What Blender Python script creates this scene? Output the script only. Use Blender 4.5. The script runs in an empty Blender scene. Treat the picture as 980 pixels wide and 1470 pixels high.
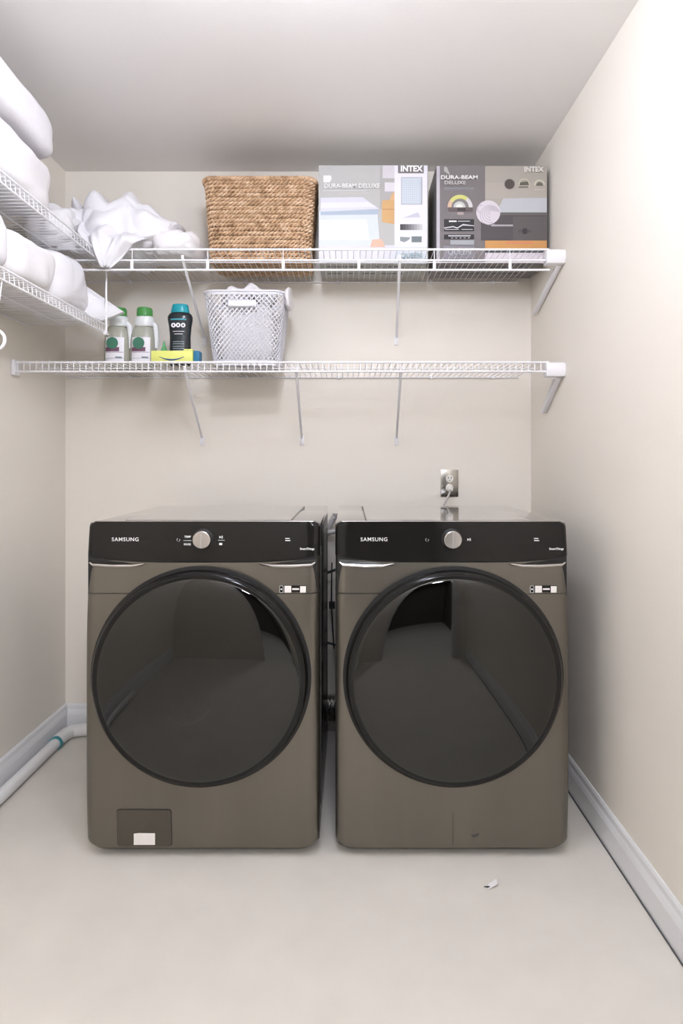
import bpy, bmesh, math, random
from mathutils import Vector, Matrix, noise
PI = math.pi
random.seed(7)
C = bpy.context.scene.collection
scene = bpy.context.scene

# ------------------------------------------------------------------ camera
# camera at the origin of x/y, 1.17 m high, level, looking along +y; lens shifted like a perspective-corrected photo
H = 1.17
cam_d = bpy.data.cameras.new('camera'); cam = bpy.data.objects.new('camera', cam_d); C.objects.link(cam)
cam.location = (0, 0, H); cam.rotation_euler = (PI/2, 0, 0)
cam_d.sensor_fit = 'AUTO'; cam_d.sensor_width = 36
cam_d.lens = 860*36/1470
cam_d.shift_x = -12/1470; cam_d.shift_y = -75/1470
cam_d.clip_start = 0.02
scene.camera = cam
# ------------------------------------------------------------------ world, lights, exposure
w = bpy.data.worlds.new('world'); scene.world = w; w.use_nodes = True
w.node_tree.nodes['Background'].inputs[0].default_value = (0.75, 0.85, 1, 1)
w.node_tree.nodes['Background'].inputs[1].default_value = 0.25
scene.view_settings.view_transform = 'Standard'; scene.view_settings.look = 'None'
scene.view_settings.gamma = 1; scene.view_settings.use_curve_mapping = False
scene.view_settings.exposure = 1.93
LAMP = (-0.15, 1.04, 2.275)          # flush ceiling lamp, just above the frame
LAMP_STRENGTH = 17.5
FILL_LAMP = (0.02, 0.10, 2.275)        # added fill twin above the camera, evens out the light
FILL_LAMP_STRENGTH = 26.0
HALL_FILL_W = 14  # unseen hall lamp, added as soft fill through the doorway
hl = bpy.data.lights.new('hall_fill_light', 'AREA'); hl.energy = HALL_FILL_W; hl.shape = 'DISK'; hl.size = 0.35; hl.color = (.93, .94, 1)
hlo = bpy.data.objects.new('hall_fill_light', hl); C.objects.link(hlo); hlo.location = (0.35, -1.5, 2.36)

# ------------------------------------------------------------------ materials
def srgb(r, g, b):
    def f(c):
        c /= 255.0
        return c/12.92 if c <= .04045 else ((c+.055)/1.055)**2.4
    return (f(r), f(g), f(b), 1)
def mat(name, col, rough=.5, metal=0, spec=.5, var=0, vscale=20, bump=0, bscale=100, stretch=None, emit=0, coat=0, trans=0, ior=1.45, sss=0):
    m = bpy.data.materials.new(name); m.use_nodes = True
    nt = m.node_tree; N = nt.nodes; L = nt.links; p = N['Principled BSDF']
    c = col if len(col) == 4 else (*col, 1)
    p.inputs['Base Color'].default_value = c
    p.inputs['Roughness'].default_value = rough; p.inputs['Metallic'].default_value = metal
    p.inputs['Specular IOR Level'].default_value = spec; p.inputs['IOR'].default_value = ior
    p.inputs['Coat Weight'].default_value = coat; p.inputs['Coat Roughness'].default_value = .05
    p.inputs['Transmission Weight'].default_value = trans
    if emit:
        p.inputs['Emission Color'].default_value = c; p.inputs['Emission Strength'].default_value = emit
    if var or bump:
        tc = N.new('ShaderNodeTexCoord'); mp = N.new('ShaderNodeMapping'); L.new(tc.outputs['Object'], mp.inputs[0])
        if stretch: mp.inputs['Scale'].default_value = stretch
    if var:
        n = N.new('ShaderNodeTexNoise'); n.inputs['Scale'].default_value = vscale; n.inputs['Detail'].default_value = 5
        L.new(mp.outputs[0], n.inputs[0])
        r = N.new('ShaderNodeValToRGB'); L.new(n.outputs['Fac'], r.inputs[0])
        r.color_ramp.elements[0].position = .3; r.color_ramp.elements[1].position = .7
        r.color_ramp.elements[0].color = tuple(x*(1-var) for x in c[:3])+(1,)
        r.color_ramp.elements[1].color = tuple(min(1, x*(1+var)) for x in c[:3])+(1,)
        L.new(r.outputs[0], p.inputs['Base Color'])
    if bump:
        n2 = N.new('ShaderNodeTexNoise'); n2.inputs['Scale'].default_value = bscale; n2.inputs['Detail'].default_value = 3
        L.new(mp.outputs[0], n2.inputs[0])
        b = N.new('ShaderNodeBump'); b.inputs['Strength'].default_value = bump; b.inputs['Distance'].default_value = .002
        L.new(n2.outputs['Fac'], b.inputs['Height']); L.new(b.outputs[0], p.inputs['Normal'])
    return m
M = {}
M['wall'] = mat('wall_paint', (.875, .82, .73), .55, spec=.3, bump=.12, bscale=160, var=.012, vscale=3)
M['ceil'] = mat('ceiling_paint', (.92, .895, .865), .8, spec=.2, bump=.15, bscale=120)
M['floor'] = mat('vinyl_floor', (.69, .65, .585), .5, spec=.35, var=.035, vscale=7, bump=.06, bscale=40)
M['trim'] = mat('trim_paint', (.83, .83, .83), .3, bump=.03, bscale=60)
M['hall'] = mat('hall_paint', (.14, .125, .11), .7, var=.02)
M['jamb'] = mat('jamb_paint', (.75, .73, .70), .4, var=.01)
M['wire'] = mat('white_vinyl_wire', (.88, .87, .88), .3, var=.01)
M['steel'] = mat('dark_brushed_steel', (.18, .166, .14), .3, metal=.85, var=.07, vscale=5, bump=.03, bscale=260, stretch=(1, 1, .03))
M['steel_lo'] = mat('hatch_steel', (.115, .105, .088), .3, metal=.8, var=.04, vscale=5)
M['blackgloss'] = mat('black_gloss_panel', (.012, .011, .010), .08, spec=.3, var=.02)
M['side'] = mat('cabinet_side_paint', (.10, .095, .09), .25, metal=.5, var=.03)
M['topglass'] = mat('cabinet_top_paint', (.20, .185, .18), .12, metal=.3, coat=1, var=.02)
M['ring'] = mat('door_ring_gloss', (.008, .0075, .007), .14, spec=.35, var=.02)
M['seam'] = mat('seam_black', (.01, .01, .01), .5, var=.02)
M['chrome'] = mat('handle_trim_chrome', (.42, .40, .38), .16, metal=1, var=.02)
M['knob'] = mat('satin_silver', (.62, .60, .59), .22, metal=1, var=.03, vscale=40)
M['drum'] = mat('drum_steel', (.30, .29, .26), .25, metal=1, var=.05)
M['rubber'] = mat('black_rubber', (.015, .015, .015), .5, var=.05)
M['grayrubber'] = mat('grey_gasket', (.10, .10, .10), .5, var=.05)
M['white_print'] = mat('white_print', (.85, .85, .84), .5, var=.01)
M['sticker'] = mat('paper_sticker', (.80, .76, .72), .6, var=.03)
M['stainless'] = mat('stainless_plate', (.48, .46, .42), .24, metal=1, var=.04, stretch=(1, 1, .05), vscale=60)
M['ivory'] = mat('ivory_plastic', (.86, .83, .76), .35, var=.01)
M['cord'] = mat('grey_cord', (.45, .43, .42), .45, var=.03)
M['foil'] = mat('foil_duct', (.72, .72, .72), .22, metal=1, var=.05, bump=.3, bscale=90)
M['pvc'] = mat('white_pvc', (.84, .83, .82), .3, var=.01)
M['teal'] = mat('teal_fitting', (.05, .32, .36), .35, var=.05)
M['linen'] = mat('white_linen', (.84, .82, .835), .85, spec=.2, bump=.4, bscale=140, var=.015)
M['linen2'] = mat('cream_white_linen', (.83, .805, .80), .85, spec=.2, bump=.4, bscale=110, var=.015)
M['lattice'] = mat('pale_grey_plastic', (.80, .79, .83), .35, var=.01)
M['capgreen'] = mat('green_cap', (.09, .33, .085), .35, var=.04)
M['shoulder'] = mat('white_bottle_plastic', (.80, .82, .82), .35, var=.02)
M['clearbottle'] = mat('frosted_bottle_plastic', (.66, .66, .56), .18, trans=.45, var=.02)
M['liquid'] = mat('amber_liquid', (.55, .38, .16), .1, trans=.6, var=.03)
M['labelw'] = mat('label_white', (.82, .80, .83), .5, var=.01)
M['labelgreen'] = mat('label_leaf_green', (.06, .20, .13), .5, var=.1)
M['labelpurple'] = mat('label_plum', (.18, .08, .13), .5, var=.1)
M['darkbottle'] = mat('dark_bottle', (.018, .024, .028), .2, var=.05)
M['capteal'] = mat('teal_cap', (.01, .30, .36), .3, var=.04)
M['tealprint'] = mat('teal_print', (.06, .35, .42), .4, var=.02)
M['greyprint'] = mat('grey_print', (.22, .27, .30), .5, var=.08)
M['yellow'] = mat('yellow_card', (.74, .76, .20), .45, var=.02)
M['navy'] = mat('navy_print', (.01, .06, .20), .5, var=.03)
M['blue'] = mat('blue_card', (.02, .17, .32), .4, var=.08)
M['green'] = mat('leaf_green_plastic', (.12, .42, .16), .4, var=.1)
M['clearplas'] = mat('pale_clear_plastic', (.80, .80, .70), .2, trans=.5, var=.02)
# seagrass of the woven basket
def seagrass():
    m = mat('seagrass_rope', (.60, .40, .235), .7, spec=.25, bump=.7, bscale=160)
    nt = m.node_tree; N = nt.nodes; L = nt.links; p = N['Principled BSDF']
    tc = N.new('ShaderNodeTexCoord'); n = N.new('ShaderNodeTexNoise'); n.inputs['Scale'].default_value = 34; n.inputs['Detail'].default_value = 6
    L.new(tc.outputs['Object'], n.inputs[0]); r = N.new('ShaderNodeValToRGB'); L.new(n.outputs['Fac'], r.inputs[0])
    e = r.color_ramp.elements; e[0].position = .28; e[0].color = (.38, .23, .125, 1); e[1].position = .72; e[1].color = (.90, .69, .49, 1)
    k = e.new(.5); k.color = (.70, .47, .29, 1)
    L.new(r.outputs[0], p.inputs['Base Color']); return m
M['seagrass'] = seagrass()
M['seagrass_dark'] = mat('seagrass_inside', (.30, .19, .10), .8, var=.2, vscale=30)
# tinted door glass: real dark glass over the drum
def doorglass(name, tint):
    m = bpy.data.materials.new(name); m.use_nodes = True; nt = m.node_tree; N = nt.nodes; L = nt.links
    N.remove(N['Principled BSDF']); out = N['Material Output']
    t = N.new('ShaderNodeBsdfTransparent'); t.inputs[0].default_value = (*tint, 1)
    g = N.new('ShaderNodeBsdfGlossy'); g.inputs['Roughness'].default_value = .03; g.inputs[0].default_value = (.9, .9, .88, 1)
    fr = N.new('ShaderNodeFresnel'); fr.inputs[0].default_value = 1.68
    tc = N.new('ShaderNodeTexCoord'); no = N.new('ShaderNodeTexNoise'); no.inputs['Scale'].default_value = 3
    L.new(tc.outputs['Object'], no.inputs[0])
    b = N.new('ShaderNodeBump'); b.inputs['Strength'].default_value = .02; L.new(no.outputs['Fac'], b.inputs['Height']); L.new(b.outputs[0], g.inputs['Normal'])
    mx = N.new('ShaderNodeMixShader'); L.new(fr.outputs[0], mx.inputs[0]); L.new(t.outputs[0], mx.inputs[1]); L.new(g.outputs[0], mx.inputs[2])
    L.new(mx.outputs[0], out.inputs[0]); return m
M['glass'] = doorglass('tinted_door_glass', (.085, .083, .072))
def P(r, g, b, rough=.45):   # print colours of the cartons
    k = 'print_%d_%d_%d' % (r, g, b)
    if k not in M: M[k] = mat(k, srgb(r, g, b), rough, var=.012, vscale=30)
    return M[k]

# ------------------------------------------------------------------ mesh helpers
def woff(o):
    v = Vector((0, 0, 0))
    while o: v += o.location; o = o.parent
    return v
class MB:
    def __init__(s): s.v = []; s.f = []; s.mi = []; s.cur = 0
    def add(s, vs, fs):
        b = len(s.v); s.v += [tuple(v) for v in vs]
        for f in fs: s.f.append([b+i for i in f]); s.mi.append(s.cur)
        return s
    def box(s, x0, x1, y0, y1, z0, z1):
        return s.add([(x0,y0,z0),(x1,y0,z0),(x1,y1,z0),(x0,y1,z0),(x0,y0,z1),(x1,y0,z1),(x1,y1,z1),(x0,y1,z1)],
                     [(0,3,2,1),(4,5,6,7),(0,1,5,4),(1,2,6,5),(2,3,7,6),(3,0,4,7)])
    def loops(s, rings, closed=True, caps=True, wrap=False):   # list of equal length rings
        n = len(rings[0]); vs = [p for r in rings for p in r]; fs = []
        R = len(rings)
        for i in range(R if wrap else R-1):
            a = i*n; b = ((i+1) % R)*n
            for j in range(n if closed else n-1):
                k = (j+1) % n; fs.append((a+j, a+k, b+k, b+j))
        if caps and not wrap: fs.append(tuple(range(n-1, -1, -1))); fs.append(tuple(range((R-1)*n, R*n)))
        return s.add(vs, fs)
    def tube(s, pts, r, n=8, closed=False, flat=1.0):
        pts = [Vector(p) for p in pts]; m = len(pts); rings = []; up = None
        for i, p in enumerate(pts):
            a = pts[(i-1) % m] if (closed or i > 0) else p
            b = pts[(i+1) % m] if (closed or i < m-1) else p
            t = (b-a).normalized()
            if up is None:
                up = Vector((0, 0, 1)) if abs(t.z) < .9 else Vector((0, 1, 0))
            sd = t.cross(up).normalized(); u2 = sd.cross(t).normalized(); up = u2
            rr = r[i] if isinstance(r, (list, tuple)) else r
            rings.append([p+sd*rr*math.cos(2*PI*k/n)+u2*rr*flat*math.sin(2*PI*k/n) for k in range(n)])
        return s.loops(rings, wrap=closed)
    def lathe(s, prof, c, axis='z', n=32, sx=1, sy=1):     # prof: (radius, along)
        rings = []
        for r, h in prof:
            r = max(r, 1e-5); ring = []
            for k in range(n):
                a = 2*PI*k/n; p = r*math.cos(a)*sx; q = r*math.sin(a)*sy
                ring.append((c[0]+p, c[1]+q, c[2]+h) if axis == 'z' else ((c[0]+p, c[1]+h, c[2]-q) if axis == 'y' else (c[0]+h, c[1]+p, c[2]+q)))
            rings.append(ring)
        return s.loops(rings)
    def build(s, name, m, parent=None, smooth=True, ang=35, bevel=0, bseg=2, **tags):
        me = bpy.data.meshes.new(name); off = woff(parent) if parent else Vector((0, 0, 0))
        base = off if parent else Vector((0, 0, 0))
        me.from_pydata([tuple(Vector(v)-base) for v in s.v], [], s.f)
        ms = m if isinstance(m, (list, tuple)) else [m]
        for x in ms: me.materials.append(x)
        if len(ms) > 1: me.polygons.foreach_set('material_index', s.mi)
        bm = bmesh.new(); bm.from_mesh(me); bmesh.ops.remove_doubles(bm, verts=bm.verts, dist=2e-6)
        bmesh.ops.recalc_face_normals(bm, faces=bm.faces)
        if bevel:
            es = [e for e in bm.edges if len(e.link_faces) == 2 and e.calc_face_angle(0) > .6]
            bmesh.ops.bevel(bm, geom=es, offset=bevel, segments=bseg, affect='EDGES', profile=.5)
        bm.to_mesh(me); bm.free()
        if smooth:
            me.polygons.foreach_set('use_smooth', [True]*len(me.polygons)); me.set_sharp_from_angle(angle=math.radians(ang))
        o = bpy.data.objects.new(name, me); C.objects.link(o)
        if parent: o.parent = parent
        for k, v in tags.items(): o[k] = v
        return o
def thing(name, label, cat, loc, group=None):
    o = bpy.data.objects.new(name, None); C.objects.link(o); o.location = loc; o.empty_display_size = .05
    o['label'] = label; o['category'] = cat
    if group: o['group'] = group
    return o
def box(name, m, a, parent=None, bevel=0, **t): return MB().box(*a).build(name, m, parent, bevel=bevel, **t)
def text_mesh(body, size, bold=0, width=1.0, extrude=.0002, align='CENTER', spacing=1.0):
    cu = bpy.data.curves.new('lettering', 'FONT'); cu.body = body; cu.size = size; cu.offset = bold; cu.extrude = extrude
    cu.align_x = align; cu.align_y = 'CENTER'; cu.resolution_u = 3; cu.space_character = spacing
    o = bpy.data.objects.new('tmp', cu); C.objects.link(o)
    dg = bpy.context.evaluated_depsgraph_get(); me = bpy.data.meshes.new_from_object(o.evaluated_get(dg))
    bpy.data.objects.remove(o); 
    for v in me.vertices: v.co.x *= width
    return me
def text(body, size, loc, m, parent, bold=0, width=1.0, align='CENTER', rot=(PI/2, 0, 0), spacing=1.0, name='lettering'):
    me = text_mesh(body, size, bold, width, align=align, spacing=spacing); me.materials.clear(); me.materials.append(m)
    o = bpy.data.objects.new(name, me); C.objects.link(o); o.parent = parent
    o.location = Vector(loc)-woff(parent); o.rotation_euler = rot
    return o
def rrect(w, d, r, n=6):     # rounded rectangle outline, ccw, centred
    pts = []
    for cx, cy, a0 in ((w/2-r, -d/2+r, -PI/2), (w/2-r, d/2-r, 0), (-w/2+r, d/2-r, PI/2), (-w/2+r, -d/2+r, PI)):
        for k in range(n+1):
            a = a0+PI/2*k/n; pts.append((cx+r*math.cos(a), cy+r*math.sin(a)))
    return pts
def rpath(w, d, r, m):       # m points evenly spaced on that outline
    pts = [Vector(p) for p in rrect(w, d, r, 8)]; L = []; acc = 0
    for i in range(len(pts)):
        L.append(acc); acc += (pts[(i+1) % len(pts)]-pts[i]).length
    out = []; i = 0
    for k in range(m):
        t = acc*k/m
        while i < len(pts)-1 and L[i+1] <= t: i += 1
        a = pts[i]; b = pts[(i+1) % len(pts)]; seg = (b-a).length or 1
        out.append(a.lerp(b, (t-L[i])/seg))
    return out

# ------------------------------------------------------------------ room
XL, XR, YB, ZC = -1.233, .785, 860/331, 2.42
YF = -.45                                  # wall behind the camera, with the doorway
S = dict(kind='structure')
box('floor', M['floor'], (XL-.1, XR+.1, YF-3.0, YB+.1, -.1, 0), **S)
box('ceiling', M['ceil'], (XL-.1, XR+.1, YF-.12, YB+.1, ZC, ZC+.1), **S)
box('wall_back', M['wall'], (XL-.1, XR+.1, YB, YB+.1, 0, ZC), **S)
box('wall_left', M['wall'], (XL-.1, XL, YF, YB, 0, ZC), **S)
box('wall_right', M['wall'], (XR, XR+.1, YF, YB, 0, ZC), **S)
b = MB(); DX0, DX1 = -.22, .66
b.box(XL-.1, DX0, YF-.12, YF, 0, ZC); b.box(DX1, XR+.1, YF-.12, YF, 0, ZC); b.box(DX0, DX1, YF-.12, YF, 2.05, ZC)
b.build('wall_front', M['wall'], **S)
b = MB()
b.box(DX0-.06, DX0, YF, YF+.015, 0, 2.11); b.box(DX1, DX1+.06, YF, YF+.015, 0, 2.11); b.box(DX0-.06, DX1+.06, YF, YF+.015, 2.05, 2.11)
b.box(DX0, DX0+.018, YF-.12, YF, 0, 2.05); b.box(DX1-.018, DX1, YF-.12, YF, 0, 2.05); b.box(DX0, DX1, YF-.12, YF, 2.032, 2.05)
b.build('trim_1', M['jamb'], **S)
b = MB(); b.box(XL-.2, XL-.1, YF-3, YF-.12, 0, ZC); b.box(XR+.1, XR+.2, YF-3, YF-.12, 0, ZC); b.box(XL-.2, XR+.2, YF-3.1, YF-3, 0, ZC)
b.build('wall_hall', M['hall'], **S)
box('ceiling_hall', M['hall'], (XL-.2, XR+.2, YF-3.1, YF-.12, ZC, ZC+.1), **S)
def baseboard(name, p0, p1, nx, ny, h=.115, t=.014):
    prof = [(0, 0), (t, 0), (t, h*.62), (t*.8, h*.72), (t*.55, h*.8), (t*.5, h*.93), (t*.2, h), (0, h)]
    rings = [[(p[0]+nx*a, p[1]+ny*a, z) for a, z in prof] for p in (p0, p1)]
    return MB().loops(rings).build(name, M['trim'], smooth=False, **S)
baseboard('baseboard_left', (XL, YF), (XL, YB), 1, 0)
baseboard('baseboard_right', (XR, YF), (XR, YB), -1, 0)
baseboard('baseboard_back', (XL+.014, YB), (XR-.014, YB), 0, -1)
b = MB(); b.tube([(XR-.0165, YF, .0035), (XR-.0165, YB, .001)], .0022, 6); b.build('trim_2', M['grayrubber'], **S)

# ceiling lamp (above the frame), lights the room along with two added fill lamps
M['lampglow'] = mat('lit_lamp_glass', (.815, .855, 1), .4, emit=LAMP_STRENGTH)
cl = thing('ceiling_lamp', 'lit white globe lamp on the ceiling, the one nearer the machines', 'lamp', (LAMP[0], LAMP[1], ZC))
b = MB(); b.lathe([(.165, ZC-.0005), (.17, ZC-.006), (.17, ZC-.022), (.155, ZC-.028)], (LAMP[0], LAMP[1], 0)); b.build('base', M['stainless'], cl)
b = MB(); b.lathe([(.03, ZC-.029)]+[(.085*math.sin(a*PI/16)+.0001, LAMP[2]+.12*math.cos(a*PI/16)) for a in range(1, 17)], (LAMP[0], LAMP[1], 0)); b.build('globe', M['lampglow'], cl)
M['fillglow'] = mat('fill_lamp_glass', (.815, .855, 1), .4, emit=FILL_LAMP_STRENGTH)  # second globe is added, its glow fills the room from the front
cl2 = thing('ceiling_lamp', 'added fill lamp, a lit white globe on the ceiling nearer the doorway', 'lamp', (FILL_LAMP[0], FILL_LAMP[1], ZC))
b = MB(); b.lathe([(.165, ZC-.0005), (.17, ZC-.006), (.17, ZC-.022), (.155, ZC-.028)], (FILL_LAMP[0], FILL_LAMP[1], 0)); b.build('base', M['stainless'], cl2)
b = MB(); b.lathe([(.03, ZC-.029)]+[(.085*math.sin(a*PI/16)+.0001, FILL_LAMP[2]+.12*math.cos(a*PI/16)) for a in range(1, 17)], (FILL_LAMP[0], FILL_LAMP[1], 0)); b.build('globe', M['fillglow'], cl2)
hc = thing('hall_fill_lamp', 'added small round fill lamp on the hall ceiling beyond the doorway', 'lamp', (.35, -1.5, ZC))  # base for the added hall fill
b = MB(); b.lathe([(.19, ZC-.0005), (.19, ZC-.03), (.17, ZC-.035)], (.35, -1.5, 0)); b.build('base', M['stainless'], hc)

# ------------------------------------------------------------------ washer and dryer
W = .69; ZT = .985; YR = 2.45
def yf(z):
    t = z/ZT
    return 1.745+.035*max(0, (t-.55)/.45)**2+.014*max(0, (.25-t)/.25)**2
def front_section(cx, y_of, yb, hw, r, nz, zfun, wfun=lambda t: 0, nx=28, pw=1):
    """loft of plan sections: front face with rounded vertical edges; zfun(t,u) gives height"""
    rings = []
    for i in range(nz+1):
        t = (i/nz)**pw; ring = []; h = hw-wfun(t)
        pts = [(-h, yb, 1)]
        for k in range(7):
            a = PI/2*k/6; pts.append((-h+r-r*math.cos(a), r-r*math.sin(a), 0))
        for k in range(1, nx):
            pts.append((-h+r+(2*h-2*r)*k/nx, 0, 0))
        for k in range(7):
            a = PI/2*k/6; pts.append((h-r+r*math.sin(a), r-r*math.cos(a), 0))
        pts.append((h, yb, 1))
        for x, y, ab in pts:
            z = zfun(t, x/hw); ring.append((cx+x, yb if ab else y_of(z)+y, z))
        rings.append(ring)
    return rings
def machine(kind, cx, label):
    t = thing(kind, label, 'washing machine' if kind == 'washing_machine' else 'dryer', (cx, (1.76+YR)/2, 0))
    washer = kind == 'washing_machine'
    # cabinet
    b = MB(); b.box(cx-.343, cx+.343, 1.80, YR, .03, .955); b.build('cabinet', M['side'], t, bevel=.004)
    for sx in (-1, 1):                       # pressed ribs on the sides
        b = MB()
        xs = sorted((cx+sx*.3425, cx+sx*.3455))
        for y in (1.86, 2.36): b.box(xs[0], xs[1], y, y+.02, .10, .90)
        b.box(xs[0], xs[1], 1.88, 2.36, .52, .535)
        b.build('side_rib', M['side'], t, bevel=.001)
    # top with the raised plate
    b = MB(); b.box(cx-.345, cx+.345, 1.792, YR, .9555, ZT-.003); b.build('top_panel', M['topglass'], t, bevel=.006, bseg=3)
    pl = []
    for z, g in ((ZT-.0028, 0), (ZT+.001, .002), (ZT+.001, .006)):
        pl.append([(cx-.252+g, 1.83+g, z), (cx+.252-g, 1.83+g, z), (cx+.252-g, 2.385-g, z), (cx-.252+g, 2.385-g, z)])
    b = MB(); b.loops(pl); b.build('top_plate', M['topglass'], t)
    b = MB(); q = [(cx-.254, 1.83, ZT-.002), (cx-.254, 2.387, ZT-.002), (cx+.254, 2.387, ZT-.002), (cx+.254, 1.83, ZT-.002)]; b.tube(q, .0014, 6, closed=True); b.build('top_seam', M['side'], t)
    # control panel
    zb = lambda u: .870+.018*min(1, abs(u))**4
    b = MB(); b.loops(front_section(cx, yf, 1.81, .345, .02, 14, lambda t_, u: zb(u)+(ZT+.001-zb(u))*t_, lambda t_: .016*max(0, (t_-.82)/.18)**3), closed=True)
    b.build('control_panel', M['blackgloss'], t, ang=50)
    b = MB(); b.tube([(cx-.325, yf(ZT)+.006, ZT+.0005), (cx+.325, yf(ZT)+.006, ZT+.0005)], .0022, 6); b.build('panel_edge', M['chrome'], t)
    # upper and lower front
    y2 = lambda z: yf(z)+.0035
    b = MB(); b.loops(front_section(cx, y2, 1.8, .3445, .03, 6, lambda t_, u: .7785+(zb(u)-.0035-.7785)*t_)); b.build('upper_front_panel', M['steel'], t, ang=50)
    b = MB(); b.box(cx-.338, cx+.338, 1.768, 1.801, .77, .89); b.build('seam_backing', M['seam'], t)
    b = MB(); b.loops(front_section(cx, y2, 1.8, .3445, .03, 30, lambda t_, u: .030+(.7765-.030)*t_, lambda t_: .024*max(0, (.034-t_)/.034)**2.6, pw=2.2)); b.build('lower_front_panel', M['steel'], t, ang=50)
    b = MB(); b.box(cx-.32, cx+.32, 1.79, 1.81, .022, .04); b.build('kick_strip', M['rubber'], t)
    # grip scoops under the control panel: faces tilted up, they catch the ceiling
    for sx in (-1, 1):
        X = lambda a: cx+sx*a
        z1, z0 = .884, .855
        y = yf(.87)
        out = [(.335, z1-.002), (.335, z0+.012), (.325, z0+.003), (.20, z0), (.175, z0+.004), (.135, .869)]
        b = MB()
        fr = [(X(a), y+(.0005 if i in (1, 2, 3, 4) else .006), z) for i, (a, z) in enumerate(out)]
        lo = [(X(a), y-.0015, z-.004) for a, z in out[1:5]]
        bk = [(p[0], y+.012, p[2]) for p in fr]
        n = len(fr); b.add(fr+bk, [tuple(range(n)), tuple(range(2*n-1, n-1, -1))]+[(i, (i+1) % n, n+(i+1) % n, n+i) for i in range(n)])
        b.build('grip_recess', M['ring'], t, smooth=False)
        b = MB(); e = [(X(a), y-.0015+.001, z) for a, z in ((.332, z0+.013), (.322, z0+.006), (.26, z0+.0025), (.205, z0+.003), (.172, z0+.0085))]
        b.tube(e, [.003, .0055, .0065, .006, .002], 8, flat=.9); b.build('grip_trim', M['chrome'], t)
    # door
    zc = .537; yd = 1.748; dc = (cx, yd, zc)
    b = MB(); b.lathe([(.322, .004), (.322, -.0005), (.312, -.0015), (.305, .004)], dc, 'y', 96); b.build('door_gasket', M['seam'], t)
    d = MB(); d.lathe([(.302, .016), (.311, .006), (.3135, -.006), (.313, -.018), (.309, -.027), (.304, -.031), (.299, -.031), (.2965, -.028), (.2965, .010), (.302, .016)], dc, 'y', 128)
    door = d.build('door', M['ring'], t)
    b = MB(); R = .2968
    b.lathe([(R, -.026)]+[(R*math.cos(a*PI/36), -.027-.026*math.sin(a*PI/36)) for a in range(1, 19)], dc, 'y', 128)
    b.build('door_glass', M['glass'], door, ang=60)
    b = MB(); b.lathe([(.2975, -.0298), (.2985, -.0318), (.3005, -.0328), (.302, -.032)], dc, 'y', 128); b.build('door_rim', M['ring'], door)
    b = MB()     # backing tub inside the door: rings of gasket and steel bowl
    b.lathe([(.295, .006), (.295, -.012), (.262, -.008), (.225, .0005), (.216, .004), (.216, .0068)], dc, 'y', 96); b.build('inner_ring', M['grayrubber'], door)
    b = MB()
    if washer: b.lathe([(.214, .0045), (.19, -.004), (.15, -.009), (.09, -.012), (.0001, -.0125)], dc, 'y', 64)
    else: b.lathe([(.214, .0045), (.205, -.001), (.12, -.0015), (.0001, -.002)], dc, 'y', 64)
    b.build('bowl', M['drum'], door)
    if washer:
        b = MB(); b.tube([(cx-.105+.15*i/9, yd-.020, zc-.095-.022*math.sin(i/9*PI)+.035*(i/9)**4) for i in range(10)], [.006, .012, .016, .018, .019, .019, .018, .017, .015, .008], 10, flat=.9); b.build('drum_paddle', M['rubber'], door)
    for k in (range(3) if washer else range(1)):       # moulded ribs behind the glass
        a0 = (-.75, -.35, -.55)[k]*PI
        b = MB(); r0 = (.13, .105, .165)[k]
        b.tube([(cx+r0*math.cos(a0+i*.12), yd-.0165, zc+r0*math.sin(a0+i*.12)) for i in range(12)], [.001]+[.0045]*10+[.001], 8, flat=.8); b.build('bowl_rib', M['rubber'], door)
    # knob
    ky = yf(.935)
    kz = H-(774-660)/485
    k = MB(); k.lathe([(.031, .001), (.031, -.002), (.029, -.003)], (cx, ky, kz), 'y', 48); k.build('knob_collar', M['seam'], t)
    k = MB(); k.lathe([(.0265, -.002), (.0275, -.006), (.0270, -.018), (.0255, -.021), (.024, -.022), (.0001, -.0225)], (cx, ky, kz), 'y', 48); kn = k.build('knob', M['knob'], t, ang=25)
    k = MB(); k.box(cx-.001, cx+.001, ky-.0235, ky-.022, kz-.022, kz+.022); k.build('pointer', M['cord'], kn)
    # writing on the panel
    pr = lambda z: yf(z)-.0006
    text('SAMSUNG', .0158, (cx-.230, pr(.935), kz-.001), M['white_print'], t, bold=.0001, width=1.03, rot=(PI/2, 0, 0), spacing=1.12)
    b = MB()
    b.tube([(cx-.073+.0045*math.cos(a*PI/7+1.9), pr(kz)+.0002, kz-.002+.0045*math.sin(a*PI/7+1.9)) for a in range(12)], .0006, 4); b.build('power_symbol', M['white_print'], t)
    b = MB(); xp = cx+(.050 if not washer else .052); zz = kz+(.006 if washer else -.001)
    b.add([(xp-.004, pr(zz), zz-.004), (xp+.001, pr(zz), zz), (xp-.004, pr(zz), zz+.004)], [(0, 1, 2)])
    for dx in (.002, .0045): b.box(xp+dx, xp+dx+.0012, pr(zz), pr(zz)+.001, zz-.004, zz+.004)
    if washer: b.box(xp-.004, xp+.005, pr(kz-.014), pr(kz-.014)+.001, kz-.017, kz-.011); b.box(xp-.008, xp+.012, pr(kz-.003), pr(kz)+.001, kz-.0035, kz-.0025)
    b.build('play_symbol', M['white_print'], t, smooth=False)
    if washer:
        text('TEMP', .008, (cx-.046, pr(kz+.007), kz+.007), M['white_print'], t, bold=.0002)
        text('RINSE', .008, (cx-.046, pr(kz-.015), kz-.015), M['white_print'], t, bold=.0002)
        b = MB(); b.box(cx-.058, cx-.034, pr(kz-.004), pr(kz-.004)+.001, kz-.0045, kz-.0035); b.build('divider_line', M['white_print'], t)
    b = MB()
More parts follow.
